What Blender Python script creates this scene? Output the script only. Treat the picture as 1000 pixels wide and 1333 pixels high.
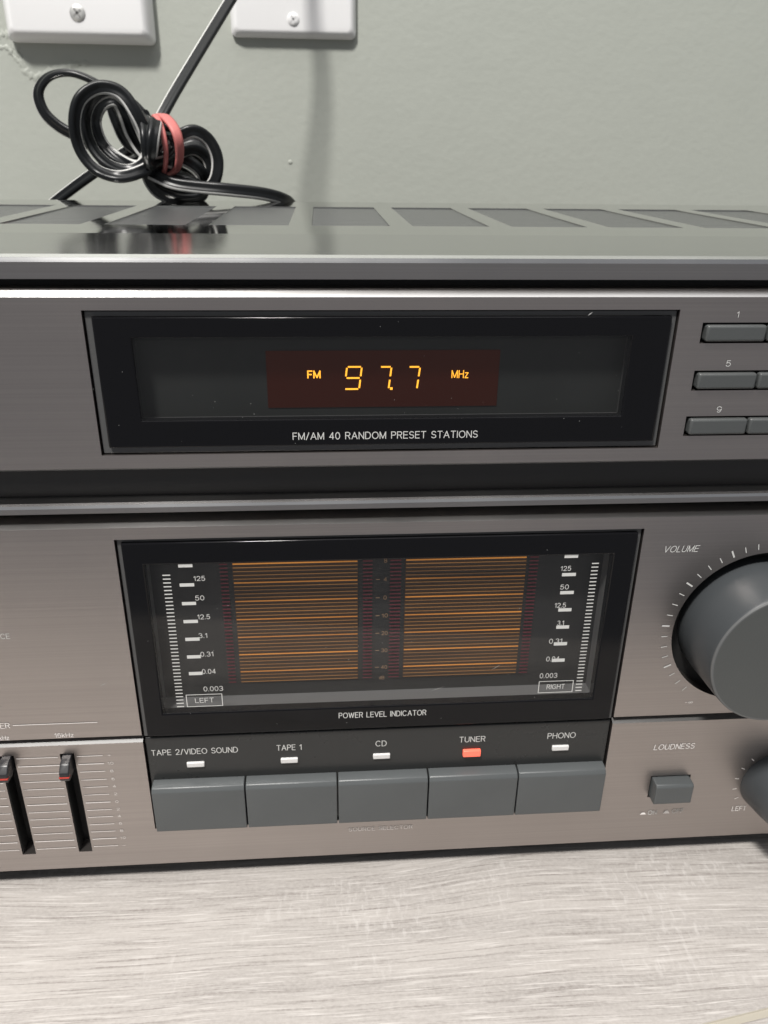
import bpy, bmesh, math, random
from mathutils import Vector, Matrix
random.seed(7)
for o in list(bpy.data.objects): bpy.data.objects.remove(o, do_unlink=True)
scn = bpy.context.scene
COL = scn.collection

# ------------------------------------------------------------------ camera
D0 = 0.190                       # eye to front panel (panel plane is y = 0)
EYE = 0.2165                     # eye height above the desk (desk is z = 0)
FPX = 1039.84                    # focal length in photo pixels (1000 x 1333)
PITCH, YAW, ROLL = 0.42844507, 0.07856958, -0.01329659
cp, sp, cyw, syw = math.cos(PITCH), math.sin(PITCH), math.cos(YAW), math.sin(YAW)
FWD = Vector((syw*cp, cyw*cp, -sp)); RT = Vector((cyw, -syw, 0)); DN = FWD.cross(RT)
cr, sr = math.cos(ROLL), math.sin(ROLL)
R2 = RT*cr + DN*sr; D2 = -RT*sr + DN*cr
cam_d = bpy.data.cameras.new('camera'); cam = bpy.data.objects.new('camera', cam_d); COL.objects.link(cam)
m3 = Matrix((R2, -D2, -FWD)).transposed()
cam.matrix_world = Matrix.Translation((0, -D0, EYE)) @ m3.to_4x4()
cam_d.sensor_fit = 'VERTICAL'; cam_d.sensor_height = 36; cam_d.lens = FPX/1333*36
cam_d.clip_start = 0.01; cam_d.clip_end = 50
cam_d.dof.use_dof = True; cam_d.dof.focus_distance = 0.215; cam_d.dof.aperture_fstop = 30
scn.camera = cam

# ------------------------------------------------------------------ room light
w = bpy.data.worlds.new('World'); scn.world = w; w.use_nodes = True
w.node_tree.nodes['Background'].inputs[0].default_value = (0.93, 0.95, 1.0, 1)
w.node_tree.nodes['Background'].inputs[1].default_value = 0.28
def area(name, loc, target, sx, sy, watts, col):
    l = bpy.data.lights.new(name, 'AREA'); l.shape = 'RECTANGLE'; l.size = sx; l.size_y = sy; l.energy = watts; l.color = col
    o = bpy.data.objects.new(name, l); COL.objects.link(o); o.location = loc
    o.rotation_euler = (Vector(target)-Vector(loc)).to_track_quat('-Z', 'Y').to_euler()
    return o
area('ceiling_lamp', (-0.50, -0.75, 1.75), (0, 0.25, 0.2), 0.22, 0.22, 50, (1.0, 0.97, 0.93))
area('ceiling_bounce', (0.1, 0.0, 2.2), (0.1, 0.0, 0), 2.4, 2.0, 36, (1.0, 0.98, 0.96))
scn.view_settings.view_transform = 'Standard'; scn.view_settings.look = 'None'
scn.view_settings.exposure = 0; scn.view_settings.gamma = 1; scn.view_settings.use_curve_mapping = False
scn.render.engine = 'CYCLES'
scn.cycles.max_bounces = 8; scn.cycles.transparent_max_bounces = 8
scn.cycles.caustics_reflective = False; scn.cycles.caustics_refractive = False

# ------------------------------------------------------------------ photo pixel -> place on a known plane
def ray(u, v): return R2*((u-500)/FPX) + D2*((v-666.5)/FPX) + FWD
def on_y(u, v, y=0.0):
    r = ray(u, v); t = (D0+y)/r.y; return Vector((r.x*t, y, EYE+r.z*t))
def on_z(u, v, z):
    r = ray(u, v); t = (z-EYE)/r.z; return Vector((r.x*t, -D0+r.y*t, z))
def PX(u, v, y=0.0): return on_y(u, v, y).x
def PZ(u, v, y=0.0): return on_y(u, v, y).z

# ------------------------------------------------------------------ materials
def newmat(name):
    m = bpy.data.materials.new(name); m.use_nodes = True
    return m, m.node_tree, m.node_tree.nodes['Principled BSDF']
def mat(name, c, rough=0.5, metal=0.0, emit=None, es=0.0, bump=0.0, bscale=900, spec=0.5, var=0.0, smudge=0.0):
    m, t, b = newmat(name)
    b.inputs['Base Color'].default_value = (*c, 1); b.inputs['Roughness'].default_value = rough
    b.inputs['Metallic'].default_value = metal; b.inputs['Specular IOR Level'].default_value = spec
    if emit: b.inputs['Emission Color'].default_value = (*emit, 1); b.inputs['Emission Strength'].default_value = es
    if bump or var or smudge:
        tc = t.nodes.new('ShaderNodeTexCoord')
    if bump:
        n = t.nodes.new('ShaderNodeTexNoise'); n.inputs['Scale'].default_value = bscale; n.inputs['Detail'].default_value = 3
        t.links.new(tc.outputs['Object'], n.inputs['Vector'])
        bp = t.nodes.new('ShaderNodeBump'); bp.inputs['Strength'].default_value = bump; bp.inputs['Distance'].default_value = 0.0003
        t.links.new(n.outputs['Fac'], bp.inputs['Height']); t.links.new(bp.outputs['Normal'], b.inputs['Normal'])
    if var:
        n = t.nodes.new('ShaderNodeTexNoise'); n.inputs['Scale'].default_value = 60; n.inputs['Detail'].default_value = 5
        t.links.new(tc.outputs['Object'], n.inputs['Vector'])
        r = t.nodes.new('ShaderNodeMapRange'); r.inputs[3].default_value = 1-var; r.inputs[4].default_value = 1+var
        t.links.new(n.outputs['Fac'], r.inputs[0])
        mx = t.nodes.new('ShaderNodeMix'); mx.data_type = 'RGBA'; mx.blend_type = 'MULTIPLY'; mx.inputs[0].default_value = 1
        mx.inputs[6].default_value = (*c, 1); t.links.new(r.outputs[0], mx.inputs[7]); t.links.new(mx.outputs[2], b.inputs['Base Color'])
    if smudge:
        n = t.nodes.new('ShaderNodeTexNoise'); n.inputs['Scale'].default_value = 22; n.inputs['Detail'].default_value = 6; n.inputs['Roughness'].default_value = 0.65
        t.links.new(tc.outputs['Object'], n.inputs['Vector'])
        r = t.nodes.new('ShaderNodeMapRange'); r.inputs[1].default_value = 0.3; r.inputs[2].default_value = 0.7
        r.inputs[3].default_value = max(0.01, rough-smudge); r.inputs[4].default_value = rough+smudge
        t.links.new(n.outputs['Fac'], r.inputs[0]); t.links.new(r.outputs[0], b.inputs['Roughness'])
    return m

def brushed(name, c, rough, sx=6, sz=2600, bump=0.12, axis='x'):
    m, t, b = newmat(name)
    b.inputs['Metallic'].default_value = 1.0
    tc = t.nodes.new('ShaderNodeTexCoord'); mp = t.nodes.new('ShaderNodeMapping')
    mp.inputs['Scale'].default_value = (sx, sz, sz)
    t.links.new(tc.outputs['Object'], mp.inputs['Vector'])
    n = t.nodes.new('ShaderNodeTexNoise'); n.inputs['Scale'].default_value = 1; n.inputs['Detail'].default_value = 4
    t.links.new(mp.outputs['Vector'], n.inputs['Vector'])
    r = t.nodes.new('ShaderNodeMapRange'); r.inputs[1].default_value = 0.25; r.inputs[2].default_value = 0.75; r.inputs[3].default_value = 0.94; r.inputs[4].default_value = 1.06
    t.links.new(n.outputs['Fac'], r.inputs[0])
    mx = t.nodes.new('ShaderNodeMix'); mx.data_type = 'RGBA'; mx.blend_type = 'MULTIPLY'; mx.inputs[0].default_value = 1
    mx.inputs[6].default_value = (*c, 1); t.links.new(r.outputs[0], mx.inputs[7]); t.links.new(mx.outputs[2], b.inputs['Base Color'])
    n2 = t.nodes.new('ShaderNodeTexNoise'); n2.inputs['Scale'].default_value = 16; n2.inputs['Detail'].default_value = 6
    t.links.new(tc.outputs['Object'], n2.inputs['Vector'])
    r2 = t.nodes.new('ShaderNodeMapRange'); r2.inputs[1].default_value = 0.3; r2.inputs[2].default_value = 0.7; r2.inputs[3].default_value = rough-0.05; r2.inputs[4].default_value = rough+0.05
    t.links.new(n2.outputs['Fac'], r2.inputs[0]); t.links.new(r2.outputs[0], b.inputs['Roughness'])
    bp = t.nodes.new('ShaderNodeBump'); bp.inputs['Strength'].default_value = bump; bp.inputs['Distance'].default_value = 0.0002
    t.links.new(n.outputs['Fac'], bp.inputs['Height']); t.links.new(bp.outputs['Normal'], b.inputs['Normal'])
    return m

def glassmat(name, tint=(0.75, 0.76, 0.77), haze=0.02):
    # thin tinted acrylic: transparent with a Fresnel mirror on top and a trace of reflected haze put in as pale diffuse
    m = bpy.data.materials.new(name); m.use_nodes = True; t = m.node_tree; t.nodes.clear()
    out = t.nodes.new('ShaderNodeOutputMaterial')
    tr = t.nodes.new('ShaderNodeBsdfTransparent'); tr.inputs[0].default_value = (*tint, 1)
    gl = t.nodes.new('ShaderNodeBsdfGlossy'); gl.inputs['Roughness'].default_value = 0.05
    df = t.nodes.new('ShaderNodeBsdfDiffuse'); df.inputs[0].default_value = (0.6, 0.6, 0.6, 1)
    lw = t.nodes.new('ShaderNodeLayerWeight'); lw.inputs[0].default_value = 0.5
    pw = t.nodes.new('ShaderNodeMath'); pw.operation = 'POWER'; pw.inputs[1].default_value = 5; t.links.new(lw.outputs['Facing'], pw.inputs[0])
    fr = t.nodes.new('ShaderNodeMath'); fr.operation = 'MULTIPLY_ADD'; fr.inputs[1].default_value = 0.96; fr.inputs[2].default_value = 0.035; t.links.new(pw.outputs[0], fr.inputs[0])
    m1 = t.nodes.new('ShaderNodeMixShader'); m2 = t.nodes.new('ShaderNodeMixShader'); m2.inputs[0].default_value = haze
    t.links.new(fr.outputs[0], m1.inputs[0]); t.links.new(tr.outputs[0], m1.inputs[1]); t.links.new(gl.outputs[0], m1.inputs[2])
    t.links.new(m1.outputs[0], m2.inputs[1]); t.links.new(df.outputs[0], m2.inputs[2]); t.links.new(m2.outputs[0], out.inputs[0])
    return m

M = {}
M['panel'] = brushed('brushed_titanium_aluminium', (0.405, 0.368, 0.35), 0.36, sx=7, bump=0.11)
M['trim'] = brushed('bright_brushed_trim', (0.36, 0.34, 0.33), 0.33, bump=0.06)
M['bevel'] = brushed('polished_bevel', (0.56, 0.56, 0.56), 0.24, bump=0.05)
M['dull2'] = brushed('satin_bevel', (0.42, 0.415, 0.41), 0.30, bump=0.05)
M['dull'] = brushed('dull_bevel', (0.15, 0.148, 0.146), 0.55, bump=0.05)
M['cover'] = mat('glossy_grey_cover', (0.56, 0.56, 0.54), 0.06, 1.0, smudge=0.03, bump=0.015, bscale=300)
M['strip'] = mat('satin_cover_strip', (0.50, 0.50, 0.49), 0.13, 1.0, smudge=0.03, bump=0.02, bscale=500)
M['vent'] = mat('matte_vent_sheet', (0.125, 0.128, 0.130), 0.3, 0.5)
M['black'] = mat('black_chassis', (0.012, 0.012, 0.012), 0.6)
M['slot'] = mat('black_recess', (0.008, 0.008, 0.008), 0.7)
M['band'] = mat('dark_brown_black_band', (0.02, 0.018, 0.017), 0.4)
M['bezel'] = mat('charcoal_bezel', (0.085, 0.085, 0.085), 0.4, bump=0.1)
M['border'] = mat('glossy_black_border', (0.005, 0.005, 0.006), 0.12, smudge=0.06, spec=0.22)
M['glass'] = glassmat('clear_window', (0.80, 0.80, 0.80), 0.006)
M['inner'] = mat('window_inner_wall', (0.15, 0.15, 0.15), 0.5)
M['innerdark'] = mat('display_inner_wall', (0.06, 0.06, 0.06), 0.5)
M['dispback'] = mat('smoked_display_panel', (0.026, 0.028, 0.027), 0.45, var=0.3, spec=0.2)
M['vfd'] = mat('display_back_panel', (0.03, 0.03, 0.03), 0.35)
M['vfdred'] = mat('red_brown_filter', (0.02, 0.003, 0.001), 0.6, spec=0.05, emit=(0.5, 0.065, 0.008), es=0.034)
M['amber'] = mat('lit_amber_segment', (0.6, 0.25, 0.02), 0.5, emit=(1.0, 0.43, 0.03), es=1.9)
M['barhi'] = mat('amber_bar_major', (0.45, 0.17, 0.04), 0.5, emit=(0.9, 0.36, 0.06), es=0.38)
M['barlo'] = mat('amber_bar_minor', (0.25, 0.12, 0.045), 0.5, emit=(0.9, 0.42, 0.12), es=0.10)
M['barback'] = mat('bar_backing', (0.05, 0.03, 0.018), 0.5, emit=(0.9, 0.4, 0.12), es=0.012)
M['redtick'] = mat('dim_red_segment', (0.11, 0.018, 0.028), 0.5, emit=(0.8, 0.1, 0.15), es=0.05)
M['dimtext'] = mat('dim_amber_print', (0.3, 0.2, 0.12), 0.5, emit=(0.9, 0.5, 0.25), es=0.10)
M['white'] = mat('white_print', (0.64, 0.64, 0.62), 0.5)
M['grey'] = mat('grey_print', (0.45, 0.45, 0.44), 0.5)
M['tan'] = mat('pale_print', (0.92, 0.88, 0.85), 0.6)
M['srcpanel'] = mat('dark_selector_panel', (0.022, 0.023, 0.023), 0.3, smudge=0.1, bump=0.05)
M['button'] = mat('grey_plastic_button', (0.085, 0.092, 0.094), 0.38, bump=0.15, bscale=2500, var=0.06, smudge=0.05)
M['preset'] = mat('preset_button_plastic', (0.075, 0.08, 0.08), 0.38, bump=0.12, bscale=2500)
M['knobside'] = mat('knob_side_plastic', (0.055, 0.06, 0.064), 0.36, bump=0.06, bscale=2500)
M['knobface'] = mat('knob_face_plastic', (0.078, 0.082, 0.080), 0.42, bump=0.12, bscale=2500, var=0.06, smudge=0.06)
M['rim'] = mat('rim_highlight', (0.12, 0.123, 0.123), 0.33)  # paler than the knob plastic: its edge highlight is put into the colour
M['ledoff'] = mat('white_indicator_lens', (0.72, 0.71, 0.70), 0.35)
M['ledon'] = mat('lit_red_lens', (0.8, 0.15, 0.1), 0.35, emit=(1.0, 0.14, 0.08), es=0.75)
M['cap'] = mat('slider_cap_plastic', (0.02, 0.02, 0.022), 0.35)
M['red'] = mat('red_marker', (0.5, 0.05, 0.035), 0.45)
M['slotend'] = mat('pale_slot_end', (0.42, 0.42, 0.41), 0.5)
M['cord'] = mat('black_vinyl_cord', (0.007, 0.008, 0.009), 0.34, smudge=0.1, spec=0.3, bump=0.12, bscale=500)
M['stripe'] = mat('white_cord_stripe', (0.62, 0.62, 0.60), 0.4)
M['rubber'] = mat('pink_rubber', (0.50, 0.15, 0.14), 0.55, var=0.15, bump=0.2)
M['plate'] = mat('white_plate_plastic', (0.80, 0.80, 0.80), 0.35, bump=0.03)
M['screw'] = mat('screw_metal', (0.62, 0.62, 0.60), 0.4, 0.6)
M['screww'] = mat('white_painted_screw', (0.80, 0.80, 0.80), 0.3)
M['cross'] = mat('screw_cross_recess', (0.25, 0.25, 0.245), 0.6)
M['crossw'] = mat('painted_cross_recess', (0.62, 0.62, 0.62), 0.5)
M['foot'] = mat('black_rubber_foot', (0.015, 0.015, 0.015), 0.7)

def uneven_glow(m, lo_, hi_):
    t = m.node_tree; b = t.nodes['Principled BSDF']; tc = t.nodes.new('ShaderNodeTexCoord')
    mp = t.nodes.new('ShaderNodeMapping'); mp.inputs['Scale'].default_value = (14, 1, 330); t.links.new(tc.outputs['Object'], mp.inputs['Vector'])
    n = t.nodes.new('ShaderNodeTexNoise'); n.inputs['Scale'].default_value = 1; n.inputs['Detail'].default_value = 2; t.links.new(mp.outputs[0], n.inputs['Vector'])
    r = t.nodes.new('ShaderNodeMapRange'); r.inputs[1].default_value = 0.3; r.inputs[2].default_value = 0.7; r.inputs[3].default_value = lo_; r.inputs[4].default_value = hi_
    t.links.new(n.outputs['Fac'], r.inputs[0]); t.links.new(r.outputs[0], b.inputs['Emission Strength'])
uneven_glow(M['barhi'], 0.15, 0.55); uneven_glow(M['barlo'], 0.03, 0.26); uneven_glow(M['barback'], 0.0, 0.02)
def wall_material():
    m, t, b = newmat('painted_sage_wall')
    tc = t.nodes.new('ShaderNodeTexCoord')
    n = t.nodes.new('ShaderNodeTexNoise'); n.inputs['Scale'].default_value = 5; n.inputs['Detail'].default_value = 6
    t.links.new(tc.outputs['Object'], n.inputs['Vector'])
    r = t.nodes.new('ShaderNodeValToRGB'); r.color_ramp.elements[0].position = 0.3; r.color_ramp.elements[1].position = 0.75
    r.color_ramp.elements[0].color = (0.378, 0.398, 0.358, 1); r.color_ramp.elements[1].color = (0.408, 0.426, 0.382, 1)
    t.links.new(n.outputs['Fac'], r.inputs[0]); t.links.new(r.outputs[0], b.inputs['Base Color'])
    b.inputs['Roughness'].default_value = 0.55
    n2 = t.nodes.new('ShaderNodeTexNoise'); n2.inputs['Scale'].default_value = 260; n2.inputs['Detail'].default_value = 5
    t.links.new(tc.outputs['Object'], n2.inputs['Vector'])
    n3 = t.nodes.new('ShaderNodeTexNoise'); n3.inputs['Scale'].default_value = 38; n3.inputs['Detail'].default_value = 4
    t.links.new(tc.outputs['Object'], n3.inputs['Vector'])
    ad = t.nodes.new('ShaderNodeMath'); ad.operation = 'MULTIPLY_ADD'; ad.inputs[1].default_value = 1.8
    t.links.new(n3.outputs['Fac'], ad.inputs[0]); t.links.new(n2.outputs['Fac'], ad.inputs[2])
    bp = t.nodes.new('ShaderNodeBump'); bp.inputs['Strength'].default_value = 0.2; bp.inputs['Distance'].default_value = 0.0008
    t.links.new(ad.outputs[0], bp.inputs['Height']); t.links.new(bp.outputs['Normal'], b.inputs['Normal'])
    return m
M['wall'] = wall_material()

def desk_material():
    m, t, b = newmat('pale_grey_oak_laminate')
    N = t.nodes.new; L = t.links.new
    tc = N('ShaderNodeTexCoord')
    # bend the grain a little so it sweeps as in sawn oak
    nb = N('ShaderNodeTexNoise'); nb.inputs['Scale'].default_value = 7; nb.inputs['Detail'].default_value = 1
    L(tc.outputs['Object'], nb.inputs['Vector'])
    sub = N('ShaderNodeVectorMath'); sub.operation = 'SUBTRACT'; sub.inputs[1].default_value = (0.5, 0.5, 0.5)
    L(nb.outputs['Color'], sub.inputs[0])
    mul = N('ShaderNodeVectorMath'); mul.operation = 'MULTIPLY'; mul.inputs[1].default_value = (0.0, 0.022, 0)
    L(sub.outputs[0], mul.inputs[0])
    add = N('ShaderNodeVectorMath'); L(tc.outputs['Object'], add.inputs[0]); L(mul.outputs[0], add.inputs[1])
    def grain(sx, sy, det, lo, hi, rough=0.6):
        mp = N('ShaderNodeMapping'); mp.inputs['Scale'].default_value = (sx, sy, 1); L(add.outputs[0], mp.inputs['Vector'])
        n = N('ShaderNodeTexNoise'); n.inputs['Scale'].default_value = 1; n.inputs['Detail'].default_value = det; n.inputs['Roughness'].default_value = rough
        L(mp.outputs[0], n.inputs['Vector'])
        r = N('ShaderNodeMapRange'); r.inputs[1].default_value = lo; r.inputs[2].default_value = hi; L(n.outputs['Fac'], r.inputs[0])
        return r.outputs[0]
    def mix(a, bcol, fac, mode='MIX'):
        x = N('ShaderNodeMix'); x.data_type = 'RGBA'; x.blend_type = mode
        if isinstance(a, tuple): x.inputs[6].default_value = (*a, 1)
        else: L(a, x.inputs[6])
        x.inputs[7].default_value = (*bcol, 1)
        L(fac, x.inputs[0]); return x.outputs[2]
    def scale(f, k):
        q = N('ShaderNodeMath'); q.operation = 'MULTIPLY'; L(f, q.inputs[0])
        if isinstance(k, float): q.inputs[1].default_value = k
        else: L(k, q.inputs[1])
        return q.outputs[0]
    base = (0.45, 0.42, 0.393)
    broad = grain(7, 85, 5, 0.36, 0.66)
    c = mix(base, (0.30, 0.277, 0.26), scale(broad, 0.75))
    fine = grain(22, 1000, 6, 0.50, 0.68)
    c = mix(c, (0.20, 0.175, 0.16), scale(fine, 0.85))
    lite = grain(60, 1250, 5, 0.53, 0.68)
    c = mix(c, (0.64, 0.61, 0.58), scale(lite, 0.75))
    # short pale saw marks across the grain, in patches
    saw = grain(560, 190, 3, 0.53, 0.66); patch = grain(13, 30, 3, 0.50, 0.62)
    c = mix(c, (0.63, 0.605, 0.58), scale(scale(saw, patch), 0.42))
    speck = grain(700, 1100, 3, 0.35, 0.7)
    c = mix(c, (0.53, 0.50, 0.47), scale(speck, 0.45))
    L(c, b.inputs['Base Color'])
    b.inputs['Roughness'].default_value = 0.45
    bp = N('ShaderNodeBump'); bp.inputs['Strength'].default_value = 0.25; bp.inputs['Distance'].default_value = 0.0003
    L(fine, bp.inputs['Height']); bp.invert = True; L(bp.outputs['Normal'], b.inputs['Normal'])
    return m
M['desk'] = desk_material()
M['deskedge'] = mat('desk_edge_band', (0.40, 0.37, 0.31), 0.5, var=0.08)

# ------------------------------------------------------------------ mesh helpers
def link(name, me, material, parent=None):
    o = bpy.data.objects.new(name, me); COL.objects.link(o)
    if material is not None:
        for mm in (material if isinstance(material, (list, tuple)) else [material]): me.materials.append(mm)
    if parent is not None: o.parent = parent
    return o
def from_bm(name, bm, material, parent=None, smooth=False):
    bmesh.ops.recalc_face_normals(bm, faces=bm.faces)
    me = bpy.data.meshes.new(name); bm.to_mesh(me); bm.free()
    if smooth:
        for p in me.polygons: p.use_smooth = True
    return link(name, me, material, parent)
def add_box(bm, x0, x1, y0, y1, z0, z1):
    v = [bm.verts.new(c) for c in ((x0,y0,z0),(x1,y0,z0),(x1,y1,z0),(x0,y1,z0),(x0,y0,z1),(x1,y0,z1),(x1,y1,z1),(x0,y1,z1))]
    for f in ((0,1,2,3),(4,7,6,5),(0,4,5,1),(1,5,6,2),(2,6,7,3),(3,7,4,0)): bm.faces.new([v[i] for i in f])
def bevel(o, wd, seg=2, angle=30):
    b = o.modifiers.new('bevel', 'BEVEL'); b.width = wd; b.segments = seg; b.limit_method = 'ANGLE'; b.angle_limit = math.radians(angle)
    for p in o.data.polygons: p.use_smooth = True
    o.data.set_sharp_from_angle(angle=math.radians(35)) if hasattr(o.data, 'set_sharp_from_angle') else None
    return o
def box(name, x0, x1, y0, y1, z0, z1, material, parent=None, bw=0.0, seg=2):
    bm = bmesh.new(); add_box(bm, x0, x1, y0, y1, z0, z1)
    o = from_bm(name, bm, material, parent)
    if bw: bevel(o, bw, seg)
    return o
def extrude_x(name, prof, x0, x1, material, parent=None, mats=None):
    # prof: closed (y, z) polygon; mats: material index for the side made by each edge
    bm = bmesh.new(); n = len(prof)
    a = [bm.verts.new((x0, y, z)) for y, z in prof]; b = [bm.verts.new((x1, y, z)) for y, z in prof]
    for i in range(n):
        f = bm.faces.new((a[i], a[(i+1) % n], b[(i+1) % n], b[i]))
        if mats: f.material_index = mats[i]
    bm.faces.new(a); bm.faces.new(b[::-1])
    return from_bm(name, bm, material, parent)
def quad_mesh(name, quads, material, parent=None):
    # each quad: four 3D corners
    vs, fs = [], []
    for q in quads:
        k = len(vs); vs += [tuple(c) for c in q]; fs.append(tuple(range(k, k+len(q))))
    me = bpy.data.meshes.new(name); me.from_pydata(vs, [], fs); me.update()
    bm = bmesh.new(); bm.from_mesh(me); 
    for f in bm.faces:
        f.normal_update()
        if f.normal.y > 0: f.normal_flip()
    bm.to_mesh(me); bm.free()
    return link(name, me, material, parent)
def rect_xz(x0, x1, z0, z1, y): return ((x0,y,z0),(x1,y,z0),(x1,y,z1),(x0,y,z1))

def fascia(name, x0, x1, z0, z1, depth, holes, circles, top_bevel, parent, bottom_bevel=0.0005, bev='bevel', slope=1.0):
    """metal front plate with real openings; its top edge is a polished bevel"""
    bm = bmesh.new()
    tb = top_bevel*slope; zt = z1 - top_bevel; zb = z0 + bottom_bevel
    xs = {x0, x1}; zs = {zb, zt}
    sq = [(cx-r*1.15, cx+r*1.15, cz-r*1.15, cz+r*1.15) for cx, cz, r in circles]
    for h in list(holes)+sq:
        for q in h[:2]:
            if x0 < q < x1: xs.add(q)
        for q in h[2:]:
            if zb < q < zt: zs.add(q)
    xs = sorted(xs); zs = sorted(zs); cache = {}
    def V(x, y, z):
        k = (round(x, 7), round(y, 7), round(z, 7))
        if k not in cache: cache[k] = bm.verts.new((x, y, z))
        return cache[k]
    def inside(x, z, R): return any(a < x < b and c < z < d for a, b, c, d in R)
    nx, nz = len(xs)-1, len(zs)-1
    solid = {}
    for i in range(nx):
        for j in range(nz):
            mx, mz = (xs[i]+xs[i+1])/2, (zs[j]+zs[j+1])/2
            solid[i, j] = not inside(mx, mz, holes) and not inside(mx, mz, sq)
            if solid[i, j]: bm.faces.new((V(xs[i],0,zs[j]), V(xs[i+1],0,zs[j]), V(xs[i+1],0,zs[j+1]), V(xs[i],0,zs[j+1])))
    def is_hole(i, j):
        if not (0 <= i < nx and 0 <= j < nz): return False
        return inside((xs[i]+xs[i+1])/2, (zs[j]+zs[j+1])/2, holes)
    for (i, j), s in solid.items():
        if not s: continue
        a, b, c, d = xs[i], xs[i+1], zs[j], zs[j+1]
        if is_hole(i-1, j): bm.faces.new((V(a,0,c), V(a,0,d), V(a,depth,d), V(a,depth,c)))
        if is_hole(i+1, j): bm.faces.new((V(b,0,c), V(b,depth,c), V(b,depth,d), V(b,0,d)))
        if is_hole(i, j-1): bm.faces.new((V(a,0,c), V(a,depth,c), V(b,depth,c), V(b,0,c)))
        if is_hole(i, j+1): bm.faces.new((V(a,0,d), V(b,0,d), V(b,depth,d), V(a,depth,d)))
    for (cx, cz, r), (a, b, c, d) in zip(circles, sq):
        n = 96; ring = []; outer = []
        for k in range(n):
            t = 2*math.pi*k/n; ct, st = math.cos(t), math.sin(t); s = r*1.15/max(abs(ct), abs(st))
            ring.append((cx+r*ct, cz+r*st)); outer.append((cx+s*ct, cz+s*st))
        rv = [bm.verts.new((x, 0, z)) for x, z in ring]; ov = [bm.verts.new((x, 0, z)) for x, z in outer]; dv = [bm.verts.new((x, depth, z)) for x, z in ring]
        for k in range(n):
            k2 = (k+1) % n
            bm.faces.new((ov[k], ov[k2], rv[k2], rv[k])); bm.faces.new((rv[k], rv[k2], dv[k2], dv[k]))
    # top bevel, skipped over openings that run out of the top edge; then outer rim
    for i in range(nx):
        xm = (xs[i]+xs[i+1])/2
        if not inside(xm, zt-1e-5, holes):
            f = bm.faces.new((V(xs[i],0,zt), V(xs[i+1],0,zt), V(xs[i+1],tb,z1), V(xs[i],tb,z1))); f.material_index = 1
            bm.faces.new((V(xs[i],tb,z1), V(xs[i+1],tb,z1), V(xs[i+1],depth,z1), V(xs[i],depth,z1)))
        if not inside(xm, zb+1e-5, holes):
            f = bm.faces.new((V(xs[i],0,zb), V(xs[i+1],0,zb), V(xs[i+1],bottom_bevel,z0), V(xs[i],bottom_bevel,z0))); f.material_index = 1
            bm.faces.new((V(xs[i],bottom_bevel,z0), V(xs[i+1],bottom_bevel,z0), V(xs[i+1],depth,z0), V(xs[i],depth,z0)))
    for x in (x0, x1):
        bm.faces.new((V(x,0,zb), V(x,0,zt), V(x,depth,zt), V(x,depth,zb)))
    bm.normal_update()
    me = bpy.data.meshes.new(name)
    for f in bm.faces:                       # front faces look at -y
        c = f.normal
        if abs(c.y) > 0.5 and c.y > 0: f.normal_flip()
    bm.to_mesh(me); bm.free()
    return link(name, me, [M['panel'], M[bev]], parent)

def ring_box(name, outer, inner, y0, y1, material, parent, bw=0.0):
    """rectangular frame, outer/inner = (x0, x1, z0, z1)"""
    bm = bmesh.new()
    def loop(r, y): return [bm.verts.new(c) for c in ((r[0],y,r[2]),(r[1],y,r[2]),(r[1],y,r[3]),(r[0],y,r[3]))]
    of, inf, ob, ib = loop(outer, y0), loop(inner, y0), loop(outer, y1), loop(inner, y1)
    for k in range(4):
        j = (k+1) % 4
        bm.faces.new((of[k], of[j], inf[j], inf[k])); bm.faces.new((ob[j], ob[k], ib[k], ib[j]))
        bm.faces.new((of[j], of[k], ob[k], ob[j])); bm.faces.new((inf[k], inf[j], ib[j], ib[k]))
    o = from_bm(name, bm, material, parent)
    if bw: bevel(o, bw, 2)
    return o

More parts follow.
